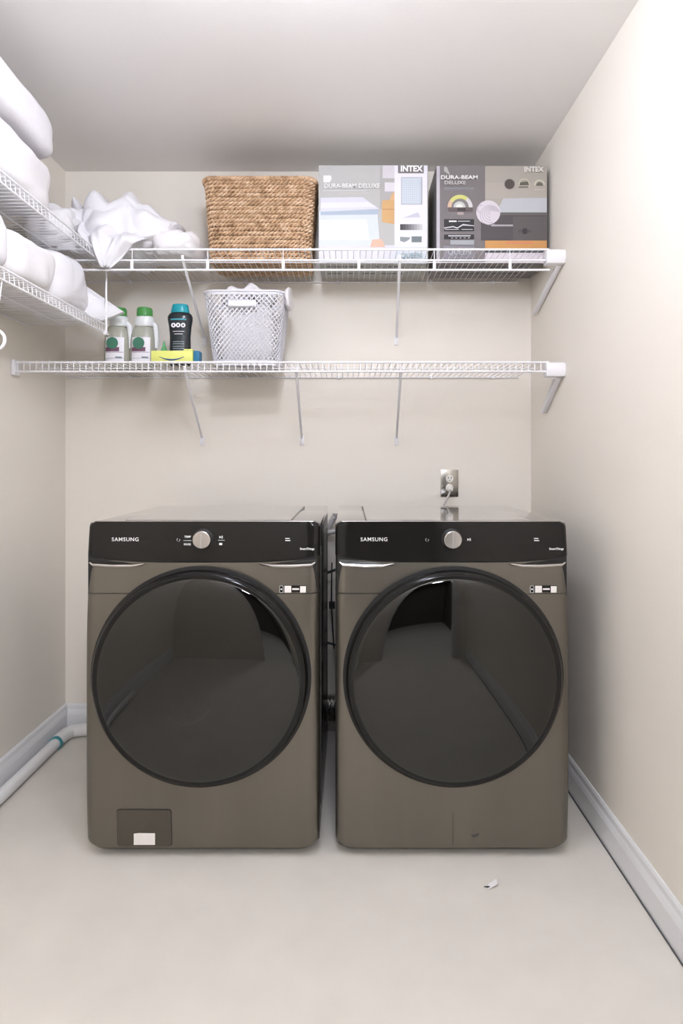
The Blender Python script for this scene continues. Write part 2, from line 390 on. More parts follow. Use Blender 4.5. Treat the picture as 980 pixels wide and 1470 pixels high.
    for i, (wd, zz) in enumerate(((.013, kz+.001), (.015, kz-.005))): b.box(cx+.243, cx+.243+wd, pr(zz), pr(zz)+.001, zz, zz+.0022)
    b.build('small_print', M['white_print'], t)
    text('SmartThings', .0085, (cx+.308, pr(kz-.028), kz-.028), M['white_print'], t, bold=.0002)
    # label strip above the seam
    z0 = .779; lx = cx+.228
    b = MB(); yy = y2(.79)-.0008; b.box(lx, lx+.078, yy, yy+.0012, z0, z0+.022); sl = b.build('information_label', M['blackgloss'], t)
    b = MB()
    b.box(lx+.014, lx+.034, yy-.0005, yy, z0+.001, z0+.021); b.box(lx+.060, lx+.077, yy-.0005, yy, z0+.001, z0+.020)
    b.box(lx+.037, lx+.057, yy-.0005, yy, z0+.009, z0+.014); b.build('label_patch', M['sticker'], sl, smooth=False)
    b = MB(); rr = rrect(.010, .020, .002, 3); b.tube([(lx+.005+x, yy-.0003, z0+.011+y) for x, y in rr], .0006, 4, closed=True); b.box(lx+.003, lx+.007, yy-.0005, yy, z0+.009, z0+.013); b.build('label_icon', M['white_print'], sl)
    # feet
    for fx in (-.29, .29):
        for fy in (1.84, 2.39):
            f = MB(); f.lathe([(.024, 0), (.024, .012), (.012, .014), (.012, .0305)], (cx+fx, fy, 0), 'z', 20); f.build('foot', M['rubber'], t)
    if washer:
        hx0, hx1, hz0, hz1 = -.680, -.522, .038, .148
        pts = rrect(hx1-hx0, hz1-hz0, .009, 4); hxc = (hx0+hx1)/2; hzc = (hz0+hz1)/2
        b = MB(); b.loops([[(hxc+x*1.02, y2(hzc+z)+.002, hzc+z*1.03) for x, z in pts], [(hxc+x*1.02, y2(hzc+z)-.0006, hzc+z*1.03) for x, z in pts]]); b.build('hatch_gap', M['seam'], t)
        b = MB(); b.loops([[(hxc+x, y2(hzc+z)+.001, hzc+z) for x, z in pts], [(hxc+x, y2(hzc+z)-.0022, hzc+z) for x, z in pts], [(hxc+x*.98, y2(hzc+z)-.0028, hzc+z*.97) for x, z in pts]])
        ht = b.build('filter_hatch', M['steel_lo'], t)
        b = MB(); x0 = -.632; b.box(x0, x0+.062, y2(.06)-.0036, y2(.06)-.0026, .043, .080)
        st = b.build('sticker', M['sticker'], ht, label='small white paper sticker')
        b = MB(); yy = y2(.06)-.0038; b.box(x0+.006, x0+.013, yy, yy+.0003, .058, .064); b.box(x0+.018, x0+.030, yy, yy+.0003, .070, .072); b.box(x0+.05, x0+.057, yy, yy+.0003, .070, .076)
        b.box(x0+.022, x0+.04, yy, yy+.0003, .05, .0515)
    else:
        b = MB(); b.box(cx-.0006, cx+.0006, y2(.13)-.0005, y2(.13)+.004, .045, .215); b.build('front_crease', M['side'], t)
        b = MB(); b.add([(cx+.052, y2(.07)-.0008, .071), (cx+.078, y2(.07)-.0008, .076), (cx+.072, y2(.07)-.0008, .066), (cx+.060, y2(.07)-.0008, .063)], [(0, 1, 2, 3)]); b.build('scuff_mark', M['side'], t)
    return t
CW, CD = -.434, .3015
machine('washing_machine', CW, 'left front-loading machine, dark steel with a filter hatch at its lower left corner')
machine('clothes_dryer', CD, 'right front-loading dryer, dark steel with round dark glass door, below the wall outlet')

# ------------------------------------------------------------------ behind and between the machines
o = thing('dryer_duct', 'silver ribbed duct seen low in the gap between the two machines', 'duct', (-.05, 2.52, .02))
b = MB(); n = 60; rr = []; pts = []
for i in range(n+1):
    f = i/n; pts.append((-.27+.45*f, 2.525, .125)); rr.append(.052+(.004 if i % 2 else -.002))
b.tube(pts, rr, 20); b.build('duct_pipe', M['foil'], o)
b = MB(); b.tube([(-.03, 2.525, .125), (-.02, 2.525, .125)], .0565, 24); b.build('clamp', M['rubber'], o)
for x in (-.2, .1):
    b = MB(); b.box(x-.02, x+.02, 2.50, 2.55, 0, .078); b.build('duct_stand', M['foil'], o)
o = thing('drain_hose', 'grey corrugated hose hanging behind the gap between the machines', 'hose', (-.1, 2.56, .9))
b = MB(); pts = [(-.17+.09*math.sin(PI*i/40*.5)+.02*math.sin(i*.2), 2.55, .06+.88*math.sin(PI*i/80)) for i in range(41)]
b.tube(pts, [.012+(.0015 if i % 2 else -.0015) for i in range(41)], 12); b.build('hose', M['cord'], o)
b = MB(); b.tube([(-.10, 2.535, .86), (-.04, 2.54, .872), (.03, 2.55, .86)], .011, 10); b.build('hose_bend', M['cord'], o)
o = thing('supply_hose', 'thin black hoses looping behind the gap between the machines', 'hose', (-.05, 2.5, .5))
for i, z in enumerate((.70, .40)):
    b = MB(); b.tube([(-.16, 2.565, z-.03), (-.09, 2.50+.02*i, z), (-.05, 2.515, z+.012*(-1)**i), (.0, 2.53, z+.03), (.05, 2.565, z+.02)], .0055, 8); b.build('hose', M['rubber'], o)
b = MB(); b.box(-.087, -.062, 2.49, 2.52, .55, .575); b.build('hose_clip', M['rubber'], o)
b = MB(); b.tube([(-.075, 2.505, .74), (-.078, 2.505, .57), (-.066, 2.505, .38)], .0028, 8); b.build('hose', M['rubber'], o)

# outlet
o = thing('wall_outlet', 'stainless wall outlet plate with ivory sockets above the dryer', 'outlet', (.432, YB, 1.07))
x0, x1 = (632-502)/331, (657.5-502)/331; z0, z1 = H-(713-660)/331, H-(674-660)/331
b = MB(); b.box(x0, x1, YB-.005, YB, z0, z1); b.build('cover_plate', M['stainless'], o, bevel=.002)
xc = (x0+x1)/2; zc = (z0+z1)/2
for s_, zz in ((1, zc+.020), (-1, zc-.020)):
    b = MB(); b.lathe([(.0165, -.0045), (.0165, -.0075), (.0155, -.0085), (.0001, -.0086)], (xc, YB, zz), 'y', 24); f = b.build('socket', M['ivory'], o)
    b = MB()
    for dx in (-.006, .006): b.box(xc+dx-.0013, xc+dx+.0013, YB-.0092, YB-.0085, zz-.001, zz+.008)
    b.lathe([(.0024, -.0092), (.0024, -.0085)], (xc, YB, zz-.008), 'y', 10); b.build('socket_slot', M['seam'], f)
b = MB(); b.lathe([(.003, -.0065), (.003, -.005)], (xc, YB, zc), 'y', 10); b.build('screw', M['knob'], o)
o = thing('power_cord', 'grey power cord plugged into the lower socket and dropping behind the dryer', 'cord', (xc, YB-.03, zc-.02))
b = MB(); b.box(xc-.011, xc+.011, YB-.030, YB-.009, zc-.034, zc-.008); b.build('plug', M['ivory'], o, bevel=.004)
b = MB(); b.tube([(xc, YB-.025, zc-.026), (xc-.008, YB-.045, zc-.045), (xc-.022, YB-.055, zc-.070), (xc-.035, YB-.06, zc-.095), (xc-.045, YB-.06, zc-.15), (xc-.04, YB-.05, .55)], .0042, 8); b.build('cable', M['cord'], o)

# pipe along the left skirting
o = thing('floor_pipe', 'white plastic pipe lying on the floor along the left baseboard', 'pipe', (XL+.05, 2.2, 0))
b = MB(); b.tube([(XL+.044, .6, .024), (XL+.044, 2.43, .024)], .022, 16); b.build('pipe', M['pvc'], o)
b = MB(); b.tube([(XL+.044, 2.415, .024), (XL+.044, 2.45, .024)], .026, 16); b.build('coupling', M['teal'], o, label='blue-green coupling ring')
b = MB(); b.tube([(XL+.044, 2.43, .026), (XL+.047, 2.49, .026), (XL+.062, 2.525, .026), (XL+.10, 2.54, .026), (XL+.13, 2.54, .026)], .026, 16); b.build('elbow', M['pvc'], o)
b = MB(); b.tube([(XL+.12, 2.54, .026), (XL+.75, 2.54, .026)], .022, 16); b.build('pipe', M['pvc'], o)
b = MB(); b.tube([(XL+.10, 2.575, .068), (XL+.75, 2.575, .068)], .009, 10); b.build('thin_pipe', M['pvc'], o)

# ------------------------------------------------------------------ wire shelves
YS = 860/393.0; ZU = H+.771; ZL = H+.359; XE = .728
def back_shelf(label, z, hang, braces):
    t = thing('wire_shelf', label, 'shelf', (0, YB, z), 'white wire shelves')
    x0 = XL+.012
    g = MB(); n = 86
    for i in range(n):
        x = x0+.008+(XE-x0-.016)*i/(n-1)
        if hang: g.tube([(x, YB-.006, z+.001), (x, YS, z+.001)], .0013, 4)
        else: g.tube([(x, YB-.006, z+.001), (x, YS+.001, z+.001), (x, YS-.002, z-.036)], .0017, 4)
    g.build('wire_grid', M['wire'], t, kind='stuff')
    for nm, y, zz, r in (('front_rod', YS, z-.003, .0040), ('lip_rod', YS-(.002), z-(.043 if hang else .037), .0034), ('middle_rod', (YS+YB)/2+.03, z-.004, .0028), ('middle_rod', YS+.14, z-.004, .0022), ('back_rod', YB-.007, z-.003, .0034)):
        b = MB(); b.tube([(x0, y, zz), (XE, y, zz)], r, 8); b.build(nm, M['wire'], t)
    if hang:
        b = MB(); b.tube([(x0, YS-.004, z-.079), (XE, YS-.004, z-.079)], .0042, 8); b.build('hang_rod', M['wire'], t)
        for k in range(-5, 3):
            x = (514.8-502)/393+k*.2755+.0
            if x0 < x < XE:
                b = MB(); b.box(x-.0055, x+.0055, YS-.0075, YS-.002, z-.080, z-.043); b.box(x-.0015, x+.0015, YS-.0035, YS-.0005, z-.043, z-.002); b.build('rod_hanger', M['wire'], t, bevel=.0015)
    for xf, xw, zw in braces:
        b = MB(); a = Vector((xf, YS+.004, z-(.045 if hang else .037))); c = Vector((xw, YB-.006, zw+.015))
        b.tube([a+Vector((0, -.010, .02)), a, c, c+Vector((0, .003, -.02))], .0055, 8, flat=.7); b.build('support_brace', M['wire'], t)
        b = MB(); b.box(xw-.009, xw+.009, YB-.006, YB, zw-.018, zw+.022); b.lathe([(.004, -.009), (.004, -.006)], (xw, YB, zw-.006), 'y', 10); b.build('wall_foot', M['wire'], t, bevel=.0015)
    # moulded end bracket on the right wall
    zz = z-.05
    b = MB(); pts = [(YS-.010, z-.006), (YS+.025, z+.002), (YS+.04, z-.016), (YS+.03, z-.055), (YS-.008, z-.055), (YS-.014, z-.03)]
    b.loops([[(XE-.012, y, q) for y, q in pts], [(XR, y, q) for y, q in pts]]); b.build('end_bracket', M['wire'], t, bevel=.003)
    b = MB(); a = Vector((XR-.014, YS+.02, z-.055)); c = Vector((XR-.014, YB-.10, z-.16)) if hang else Vector((XR-.012, YS+.20, z-.17))
    b.tube([a, c], .011, 10, flat=.5); b.tube([a+Vector((0, .05, 0)), c+Vector((0, .02, .0))], .006, 8, flat=.6); b.build('end_brace', M['wire'], t)
    b = MB(); b.box(XL, XL+.014, YS-.012, YS+.03, z-.05, z+.006); b.build('end_bracket', M['wire'], t, bevel=.003)
    for xk in (-.95, -.45, -.05, .35, .62):
        b = MB(); b.box(xk-.006, xk+.006, YB-.012, YB, z-.010, z+.006); b.build('wall_clip', M['wire'], t, bevel=.002)
    return t
back_shelf('long upper white wire shelf on the back wall, under the woven basket and cartons', ZU, True, [(-.61, -.63, 1.684), (.182, .202, 1.684)])
back_shelf('long lower white wire shelf on the back wall, under the bottles and laundry basket', ZL, False, [(-.603, -.64, 1.252), (-.196, -.208, 1.252), (.186, .202, 1.252)])
XS = -.928
def left_shelf(label, z, y1, brace):
    t = thing('wire_shelf', label, 'shelf', (XL, 1.5, z), 'white wire shelves')
    y0 = .95; g = MB(); n = int((y1-y0)/.0235)
    for i in range(n+1):
        y = y0+(y1-y0-.01)*i/n
        g.tube([(XL+.006, y, z+.001), (XS-.001, y, z+.001), (XS+.002, y, z-.034)], .0016, 4)
    g.build('wire_grid', M['wire'], t, kind='stuff')
    for nm, x, zz, r in (('front_rod', XS, z-.003, .0034), ('lip_rod', XS+.002, z-.035, .0032), ('middle_rod', (XS+XL)/2, z-.004, .0026), ('back_rod', XL+.007, z-.003, .0032)):
        b = MB(); b.tube([(x, y0, zz), (x, y1, zz)], r, 8); b.build(nm, M['wire'], t)
    for yb in brace:
        b = MB(); b.tube([(XS+.004, yb, z-.02), (XS-.004, yb, z-.037), (XL+.008, yb, z-.27), (XL+.006, yb, z-.29)], .0055, 8, flat=.7); b.build('support_brace', M['wire'], t)
    return t
left_shelf('upper white wire shelf along the left wall, holding the thick folded bedding', ZU, YS-.020, [1.25])
lsh = left_shelf('lower white wire shelf along the left wall, holding rumpled white linens', H+.515, 2.30, [1.2])
o = thing('shelf_support_pole', 'thin white vertical pole linking the two left shelves at their corner', 'pole', (-.914, 2.262, H+.5))
b = MB(); b.tube([(-.9165, 2.255, H+.474), (-.9165, 2.255, ZU-.05), (-.9165, 2.235, ZU-.045)], .0040, 8); b.build('pole', M['wire'], o)
b = MB(); b.box(-.9255, -.9125, 2.245, 2.265, H+.470, H+.484); b.build('pole_clip', M['wire'], o, bevel=.002)
o = thing('wall_standard', 'white slotted wall strip on the left wall near the back corner', 'bracket', (XL, 2.35, 1.9))
b = MB(); b.box(XL, XL+.012, 2.335, 2.352, 1.84, 2.13); b.build('strip', M['wire'], o, bevel=.001)
b = MB()
for i in range(9): b.box(XL+.0115, XL+.0135, 2.339, 2.348, 1.955+i*.018, 1.965+i*.018)
b.build('slots', M['seam'], o)
o = thing('rod_socket', 'small white round rod end at the left edge under the lower left shelf', 'bracket', (-.93, 1.60, 1.49))
b = MB(); 
b.tube([(-.937+.0+.0, 1.60+.0*math.cos(a), 0) for a in (0, 1)], .001, 3) if False else None
b.tube([(-.925-.022+.026*math.cos(a*PI/12), 1.60, 1.49+.026*math.sin(a*PI/12)) for a in range(24)], .0045, 8, closed=True); b.tube([(-.947, 1.60, 1.516), (-.935, 1.60, 1.60), (-.928, 1.60, 1.652)], .002, 6); b.build('hook_ring', M['wire'], o)

# ------------------------------------------------------------------ cloth
def blob(name, mt, c, d, exp=.5, amp=.02, sc=6, seed=0, nu=110, nv=60, fold=0, fdir=(1, 0, 0), fn=30, zmin=None, shape=None, parent=None, **tags):
    rings = []; sv = Vector((seed*7.3, seed*3.1, seed*5.7))
    pw = lambda x, e: math.copysign(abs(x)**e, x)
    raw = []
    for j in range(nv+1):
        ph = -PI/2+PI*j/nv; ring = []
        for i in range(nu):
            th = 2*PI*i/nu
            p = Vector((pw(math.cos(ph), exp)*pw(math.cos(th), exp)*d[0], pw(math.cos(ph), exp)*pw(math.sin(th), exp)*d[1], pw(math.sin(ph), exp)*d[2]))
            nrm = Vector((p.x/d[0]**2, p.y/d[1]**2, p.z/d[2]**2)); nrm.normalize()
            q = (p+Vector(c))*sc+sv
            ds, _ = noise.voronoi(q+noise.noise_vector(q*.7)*.5)
            h = (ds[1]-ds[0])*.9-.25+.45*noise.noise(q*.55)
            a = h*amp
            if fold:
                a += fold*math.sin(p.dot(Vector(fdir))*fn+2.5*noise.noise(q*.4))
            p = p+nrm*a
            if shape: p = shape(p)
            p += Vector(c)
            if zmin is not None: p.z = max(p.z, zmin)
            ring.append(tuple(p))
        rings.append(ring)
    b = MB(); b.loops(rings, caps=True)
    return b.build(name, mt, parent, ang=80, **tags)
def tagd(o, label, cat, group=None):
    o['label'] = label; o['category'] = cat
    if group: o['group'] = group
    return o
# thick bedding on the upper left shelf
def arch(p):      # ends of the folded duvet droop
    p.z -= .02*(max(0, p.y)/.4)**2; return p
tagd(blob('folded_duvet', M['linen'], (-1.085, 1.60, 2.222), (.135, .41, .075), .42, .012, 5, 1, zmin=2.137, fold=.0015, fdir=(0, 1, 0), fn=22), 'thick white folded duvet on top of the bedding on the upper left shelf', 'bedding', )
tagd(blob('folded_blanket', M['linen2'], (-1.085, 1.585, 2.043), (.128, .405, .092), .38, .020, 6, 2, zmin=ZU+.004, fold=.003, fdir=(0, 0, 1), fn=60), 'puffy white folded blanket directly on the upper left shelf under the duvet', 'bedding')
# heap of sheets at the corner of the upper back shelf
def heapshape(p):
    k = .5+.5*math.tanh((.085-p.x)*22)
    p.z *= .50+.46*k+.20*math.sin(p.x*57.6+.7)*(k)
    return p
sheet = tagd(blob('crumpled_sheet', M['linen'], (-.87, 2.38, ZU+.108), (.215, .165, .130), (.62), .060, 9, 3, 190, 110, zmin=ZU+.004, shape=heapshape), 'crumpled white sheet piled in the left corner of the upper back shelf', 'sheet')
tagd(blob('rolled_towel', M['linen2'], (-.665, 2.36, ZU+.050), (.090, .13, .050), .6, .028, 11, 4, zmin=ZU+.004), 'small flat white towel beside the crumpled sheet, left of the woven basket', 'towel')
# corner of a sheet hanging over the shelf lip
def drape(pts_top, tip, y0, y1, seed, name, mt, parent=None):
    n, m = 44, 26; vs = []; fs = []
    for j in range(m+1):
        t = j/m
        for i in range(n+1):
            u = i/n; a = Vector(pts_top[0]).lerp(Vector(pts_top[1]), u); b_ = Vector(tip)
            p = a.lerp(b_+Vector((.030*(u-.5), 0, 0)), t**1.45); p.z = a.z+(b_.z-a.z)*(t*(.82+.18*t)) ; p.z += .015*math.sin(u*PI)*(1-t)
            p.y = a.y+(b_.y-a.y)*min(1, t*2.6); p.y += (-.020*math.sin(u*13+t*5+seed)-.008*math.sin(u*29+2*t))*(1-t*.6)-.012*math.sin(u*PI); p.z += .012*math.sin(u*17+1)*(1-t)
            vs.append(p)
    for j in range(m):
        for i in range(n): fs.append((j*(n+1)+i, j*(n+1)+i+1, (j+1)*(n+1)+i+1, (j+1)*(n+1)+i))
    b = MB(); b.add(vs, fs); o = b.build(name, mt, parent, ang=80)
    md = o.modifiers.new('thickness', 'SOLIDIFY'); md.thickness = .004; return o
drape([(-1.01, YS+.085, ZU+.11), (-.76, YS+.075, ZU+.07)], (-.885, YS-.02, ZU-.075), 0, 0, 1, 'sheet_corner', M['linen'], sheet)
tagd(blob('crumpled_pillowcase', M['linen2'], (-1.10, 2.245, ZU+.085), (.10, .11, .09), .7, .05, 10, 5, zmin=ZU+.004), 'small rumpled white pillowcase between the folded blanket and the crumpled sheet', 'pillowcase')
# lower left shelf
Z3 = H+.515+.004
def point(p):
    if p.y > .05: p.z -= .30*(p.y-.05)
    return p
tagd(blob('rumpled_sheet', M['linen'], (-1.075, 2.11, Z3+.095), (.125, .155, .095), .6, .034, 7, 6, zmin=Z3, shape=point), 'rumpled white sheet at the far end of the lower left shelf, above the bottles', 'sheet')
tagd(blob('folded_sheet', M['linen2'], (-1.065, 1.81, Z3+.075), (.128, .14, .078), .5, .026, 7, 7, zmin=Z3), 'soft white folded sheet in the middle of the lower left shelf', 'sheet')
tagd(blob('folded_towel', M['linen'], (-1.065, 1.50, Z3+.085), (.126, .20, .085), .4, .018, 8, 8, zmin=Z3), 'white folded towel at the near end of the lower left shelf, at the left edge', 'towel')
# flat wrapped pillowcase sticking out
pc = thing('packed_pillowcase', 'flat white packed pillowcase with a pointed corner lying beside the rumpled sheet', 'pillowcase', (-.98, 2.2, Z3+.06))
b = MB(); a = [(-1.10, 2.20, Z3+.165), (-.975, 2.215, Z3+.125), (-.865, 2.30, Z3+.048), (-.935, 2.26, Z3+.005), (-.945, 2.20, Z3+.005), (-1.08, 2.16, Z3+.10)]
vs = [Vector(p) for p in a]; b.loops([[tuple(p+Vector((0, 0, 0))) for p in vs], [tuple(p+Vector((-.006, .018, -.002))) for p in vs]]); o = b.build('folded_cloth', M['linen'], pc, bevel=.003)

# ------------------------------------------------------------------ woven basket
def wicker():
    cx, cy = -.352, 2.435; w0, w1 = .398, .436; d0, d1 = .215, .245; z0, z1 = ZU+.004, ZU+.312
    t = thing('woven_basket', 'natural seagrass woven basket on the upper shelf beside the airbed cartons', 'basket', (cx, cy, z0))
    rows = 19; rh = (z1-z0)/rows
    for r in range(rows):
        f = (r+.5)/rows; w_, d_ = w0+(w1-w0)*f, d0+(d1-d0)*f; z = z0+rh*(r+.5)
        m = 380; path = rpath(w_-.016, d_-.016, .035, m); b = MB(); ph0 = random.random()*6
        tw = 36+random.randint(-2, 2)
        for st in range(2):
            pts = []
            for k in range(m):
                p = path[k]; q = path[(k+1) % m]; tn = (q-p).normalized(); nm = Vector((tn.y, -tn.x))
                a = 2*PI*tw*k/m+st*PI+ph0
                jit = .0012*noise.noise(Vector((p.x*40, p.y*40, r*3.3)))
                o_ = .0052*math.cos(a)+jit; hz = .0042*math.sin(a)+.0020*noise.noise(Vector((p.x*9, p.y*9, r*.9)))
                pts.append((cx+p.x+nm.x*o_, cy+p.y+nm.y*o_, z+hz))
            b.tube(pts, .0047, 6, closed=True)
        b.build('woven_row', M['seagrass'], t)
    path = rpath(w1+.002, d1+.002, .04, 260); b = MB()
    for st in range(3):
        pts = []
        for k in range(260):
            p = path[k]; q = path[(k+1) % 260]; tn = (q-p).normalized(); nm = Vector((tn.y, -tn.x)); a = 2*PI*52*k/260+st*2*PI/3
            pts.append((cx+p.x+nm.x*.005*math.cos(a), cy+p.y+nm.y*.005*math.cos(a), z1+.003+.005*math.sin(a)))
        b.tube(pts, .0048, 6, closed=True)
    b.build('braided_rim', M['seagrass'], t)
    i0 = rpath(w0-.026, d0-.026, .03, 48); i1 = rpath(w1-.026, d1-.026, .03, 48)
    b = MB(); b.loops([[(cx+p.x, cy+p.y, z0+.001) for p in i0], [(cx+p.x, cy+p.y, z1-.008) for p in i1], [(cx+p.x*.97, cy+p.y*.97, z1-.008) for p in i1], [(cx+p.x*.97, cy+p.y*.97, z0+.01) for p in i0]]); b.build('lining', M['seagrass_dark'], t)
    b = MB()
    for k in range(9):
        y = cy-d0/2+.02+(d0-.04)*k/8; b.tube([(cx-w0/2+.02, y, z0+.003), (cx+w0/2-.02, y, z0+.003)], .008, 6, flat=.5)
    b.build('woven_base', M['seagrass'], t)
wicker()

# ------------------------------------------------------------------ cartons with flat print
SB = 369.0; YX = 860/SB
class Art:
    def __init__(s): s.b = MB(); s.ms = []; s.lay = 0
    def poly(s, pts, m, lift=None):
        if m not in s.ms: s.ms.append(m)
        s.b.cur = s.ms.index(m); s.lay += 1
        y = YX-.0004-.00005*s.lay
        P3 = [((x-502)/SB, y, H+(660-z)/SB) for x, z in pts]
        s.b.add(P3, [tuple(range(len(P3)))]); return s
    def rect(s, x0, z0, x1, z1, m): return s.poly([(x0, z1), (x1, z1), (x1, z0), (x0, z0)], m)
    def disc(s, x, z, r, m, a0=0, a1=2*PI, ri=0, n=24):
        o_ = [(x+r*math.cos(a0+(a1-a0)*k/n), z-r*math.sin(a0+(a1-a0)*k/n)) for k in range(n+(0 if a1-a0 > 6.2 else 1))]
        if ri:
            for k in range(n):
                a, c = a0+(a1-a0)*k/n, a0+(a1-a0)*(k+1)/n
                s.poly([(x+r*math.cos(a), z-r*math.sin(a)), (x+r*math.cos(c), z-r*math.sin(c)), (x+ri*math.cos(c), z-ri*math.sin(c)), (x+ri*math.cos(a), z-ri*math.sin(a))], m); s.lay -= 1
            s.lay += 1; return s
        return s.poly(o_, m)
    def build(s, parent): return s.b.build('printed_front', s.ms, parent, smooth=False)
def px(x, z, lift=.006): return ((x-502)/SB, YX-lift, H+(660-z)/SB)
def carton(label, xa, xb, za, base):
    x0, x1 = (xa-502)/SB, (xb-502)/SB; z1 = H+(660-za)/SB; z0 = ZU+.003
    t = thing('airbed_carton', label, 'box', ((x0+x1)/2, YX+.11, z0), 'airbed cartons on the upper shelf')
    b = MB(); b.box(x0, x1, YX, YX+.225, z0, z1); b.build('carton', base, t, bevel=.0015)
    b = MB(); b.box(x0+.02, x1-.02, YX+.10, YX+.15, z1, z1+.0006); b.build('tape', P(190, 180, 165), t)
    # small print on the underside
    b = MB(); random.seed(int(xa))
    for r_ in range(4):
        x = x0+.03
        while x < x1-.06:
            l = random.uniform(.006, .03)
            if random.random() < .75: b.box(x, x+l, YX+.02+.045*r_, YX+.028+.045*r_, z0-.0006, z0)
            x += l+.006
    b.build('underside_print', P(60, 60, 60), t, kind='stuff')
    return t
t1 = carton('left airbed carton, pale with a grey-blue bed picture, beside the woven basket', 457, 614, 237, P(176, 176, 172))
A = Art()
A.rect(457.6, 238, 566, 378.5, P(181, 180, 176)); A.rect(545, 238, 566, 300, P(170, 167, 164))
A.poly([(458, 352), (545, 352), (541, 301), (458, 303)], P(206, 212, 228)); A.poly([(458, 345), (530, 345), (526, 315), (458, 316)], P(224, 227, 240))
A.poly([(460, 303.5), (544, 300), (520, 283), (460, 284)], P(206, 206, 214)); A.poly([(460, 299), (540, 297), (528, 290), (460, 291)], P(216, 216, 226))
A.poly([(460, 309), (541, 308), (544, 300.5), (460, 304)], P(166, 178, 192))
A.rect(458, 352, 566, 378, P(210, 209, 216)); A.poly([(531, 355), (553, 355), (548, 343), (534, 344)], P(214, 176, 152))
A.rect(549, 238, 566, 256, P(204, 200, 204)); A.rect(552, 262, 567, 275, P(214, 210, 214))
A.poly([(548, 319), (566, 322), (566, 286), (548, 288)], P(204, 162, 108)); A.poly([(560, 288), (566, 288), (566, 275), (561, 280)], P(212, 170, 120)); A.rect(548, 300, 566, 301, P(176, 132, 84))
A.poly([(464, 262), (473, 262), (476, 257), (475, 252), (464, 252)], P(226, 224, 222)); A.rect(463, 273.5, 525, 274.3, P(206, 206, 204)); A.rect(486, 277, 530, 277.7, P(200, 190, 184))
A.rect(566, 238, 613, 378.5, P(226, 223, 232)); A.rect(571, 237.6, 608, 249, P(122, 117, 116))
A.rect(575.5, 254.5, 606, 294, P(168, 172, 178)); A.rect(576.5, 255.5, 604, 293, P(192, 200, 208))
for i in range(8):
    for j in range(11): A.rect(578+i*3, 257.5+j*3.2, 579.2+i*3, 258.7+j*3.2, P(214, 218, 224)); A.lay -= 1
A.poly([(578, 313), (603, 312), (600, 305), (594, 307)], P(196, 196, 208))
for i in range(8): A.rect(574+i*4, 322, 578+i*4, 330.5, P(60+i*20, 58+i*20, 60+i*20)); A.lay -= 1
A.poly([(574, 346), (580, 348), (586, 345), (589, 341), (574, 340)], P(140, 146, 148)); A.rect(590.5, 339.5, 605, 348, P(112, 122, 124))
A.rect(566, 355, 613, 378.5, P(204, 210, 214))
A.build(t1)
text('DURA-BEAM DELUXE', .0245, px(505, 268), P(232, 230, 226), t1, bold=.0004, width=.93)
text('INTEX', .031, px(590, 243.5), P(245, 243, 240), t1, bold=.0012, width=.96)
text('QUEEN', .026, px(590, 368), P(120, 146, 152), t1, bold=.0002, width=1.0)
t2 = carton('right airbed carton, dark grey with a white coil and orange stripe, against the right wall', 626, 785, 238, P(124, 119, 119))
A = Art()
A.rect(626.5, 238.6, 631, 378, P(190, 186, 192)); A.rect(631, 238.6, 696, 378, P(124, 118, 118)); A.rect(696, 238.6, 784.5, 378, P(172, 165, 155))
A.rect(696, 262, 784.5, 285, P(178, 170, 160))
A.poly([(712, 305), (784.5, 305), (784.5, 284), (722, 285)], P(190, 192, 196))
A.rect(690, 305, 784.5, 345.5, P(86, 80, 82)); A.rect(736, 311, 784.5, 345.5, P(96, 91, 91)); A.rect(690, 305, 784.5, 309, P(104, 100, 98)); A.rect(705, 322.5, 736, 325, P(176, 170, 174))
A.disc(753, 332, 4.5, P(66, 60, 64)); A.disc(753, 332, 2, P(120, 114, 116)); A.rect(744, 330, 762, 334, P(84, 78, 80)); A.disc(753, 332, 3.6, P(58, 54, 58))
A.rect(696, 345.5, 784.5, 357, P(206, 152, 92)); A.rect(726, 347, 765, 350, P(212, 136, 100)); A.rect(696, 357, 784.5, 363, P(70, 74, 72)); A.rect(696, 363, 784.5, 378, P(218, 210, 216))
A.disc(700.5, 305, 17.3, P(214, 206, 212))
for i in range(6): A.disc(703+i*.5, 309-i, 14.5-2.4*i, P(176, 168, 178), .3, 5.2-.2*i, ri=13.7-2.4*i, n=16)
A.disc(690, 300, 6, P(188, 180, 188), 1.2, 4.6, ri=4.6, n=10)
A.disc(731, 264.5, 8, P(150, 144, 136)); A.disc(731, 264.5, 7, P(84, 76, 72))
A.disc(752, 264.5, 8, P(196, 192, 166), -.8, 3.9, ri=6.6); A.poly([(745, 266), (759, 266), (757, 261), (747, 262)], P(98, 96, 82)); A.rect(744, 268, 758, 269.5, P(96, 94, 84))
A.disc(774, 266, 8, P(202, 198, 178), 0, PI, ri=5.6); A.disc(774, 267, 5, P(112, 108, 96), 0, PI); A.rect(767, 272, 781, 273, P(200, 196, 184))
A.poly([(637, 246), (646, 252), (641, 240), (637, 240)], P(178, 176, 170)); A.rect(637, 270, 680, 271, P(154, 160, 158)); A.rect(637, 272.6, 679, 273.2, P(142, 148, 150))
A.disc(660, 298, 18, P(206, 206, 122), .9, 2.9, ri=12.5); A.disc(660, 298, 18, P(210, 206, 206), 0, .9, ri=12.5, n=10); A.disc(660, 298, 18, P(206, 176, 150), 2.5, 3.14, ri=12.5, n=8)
A.disc(660, 298, 12.3, P(132, 126, 124), 0, PI); A.disc(659, 298, 8.5, P(196, 196, 192), 0, PI); A.disc(659, 298, 4.8, P(234, 232, 224), 0, PI); A.rect(643, 298, 678, 304, P(104, 92, 92)); A.rect(656, 299, 668, 303, P(64, 58, 58)); A.rect(656, 305, 665, 309, P(176, 160, 156))
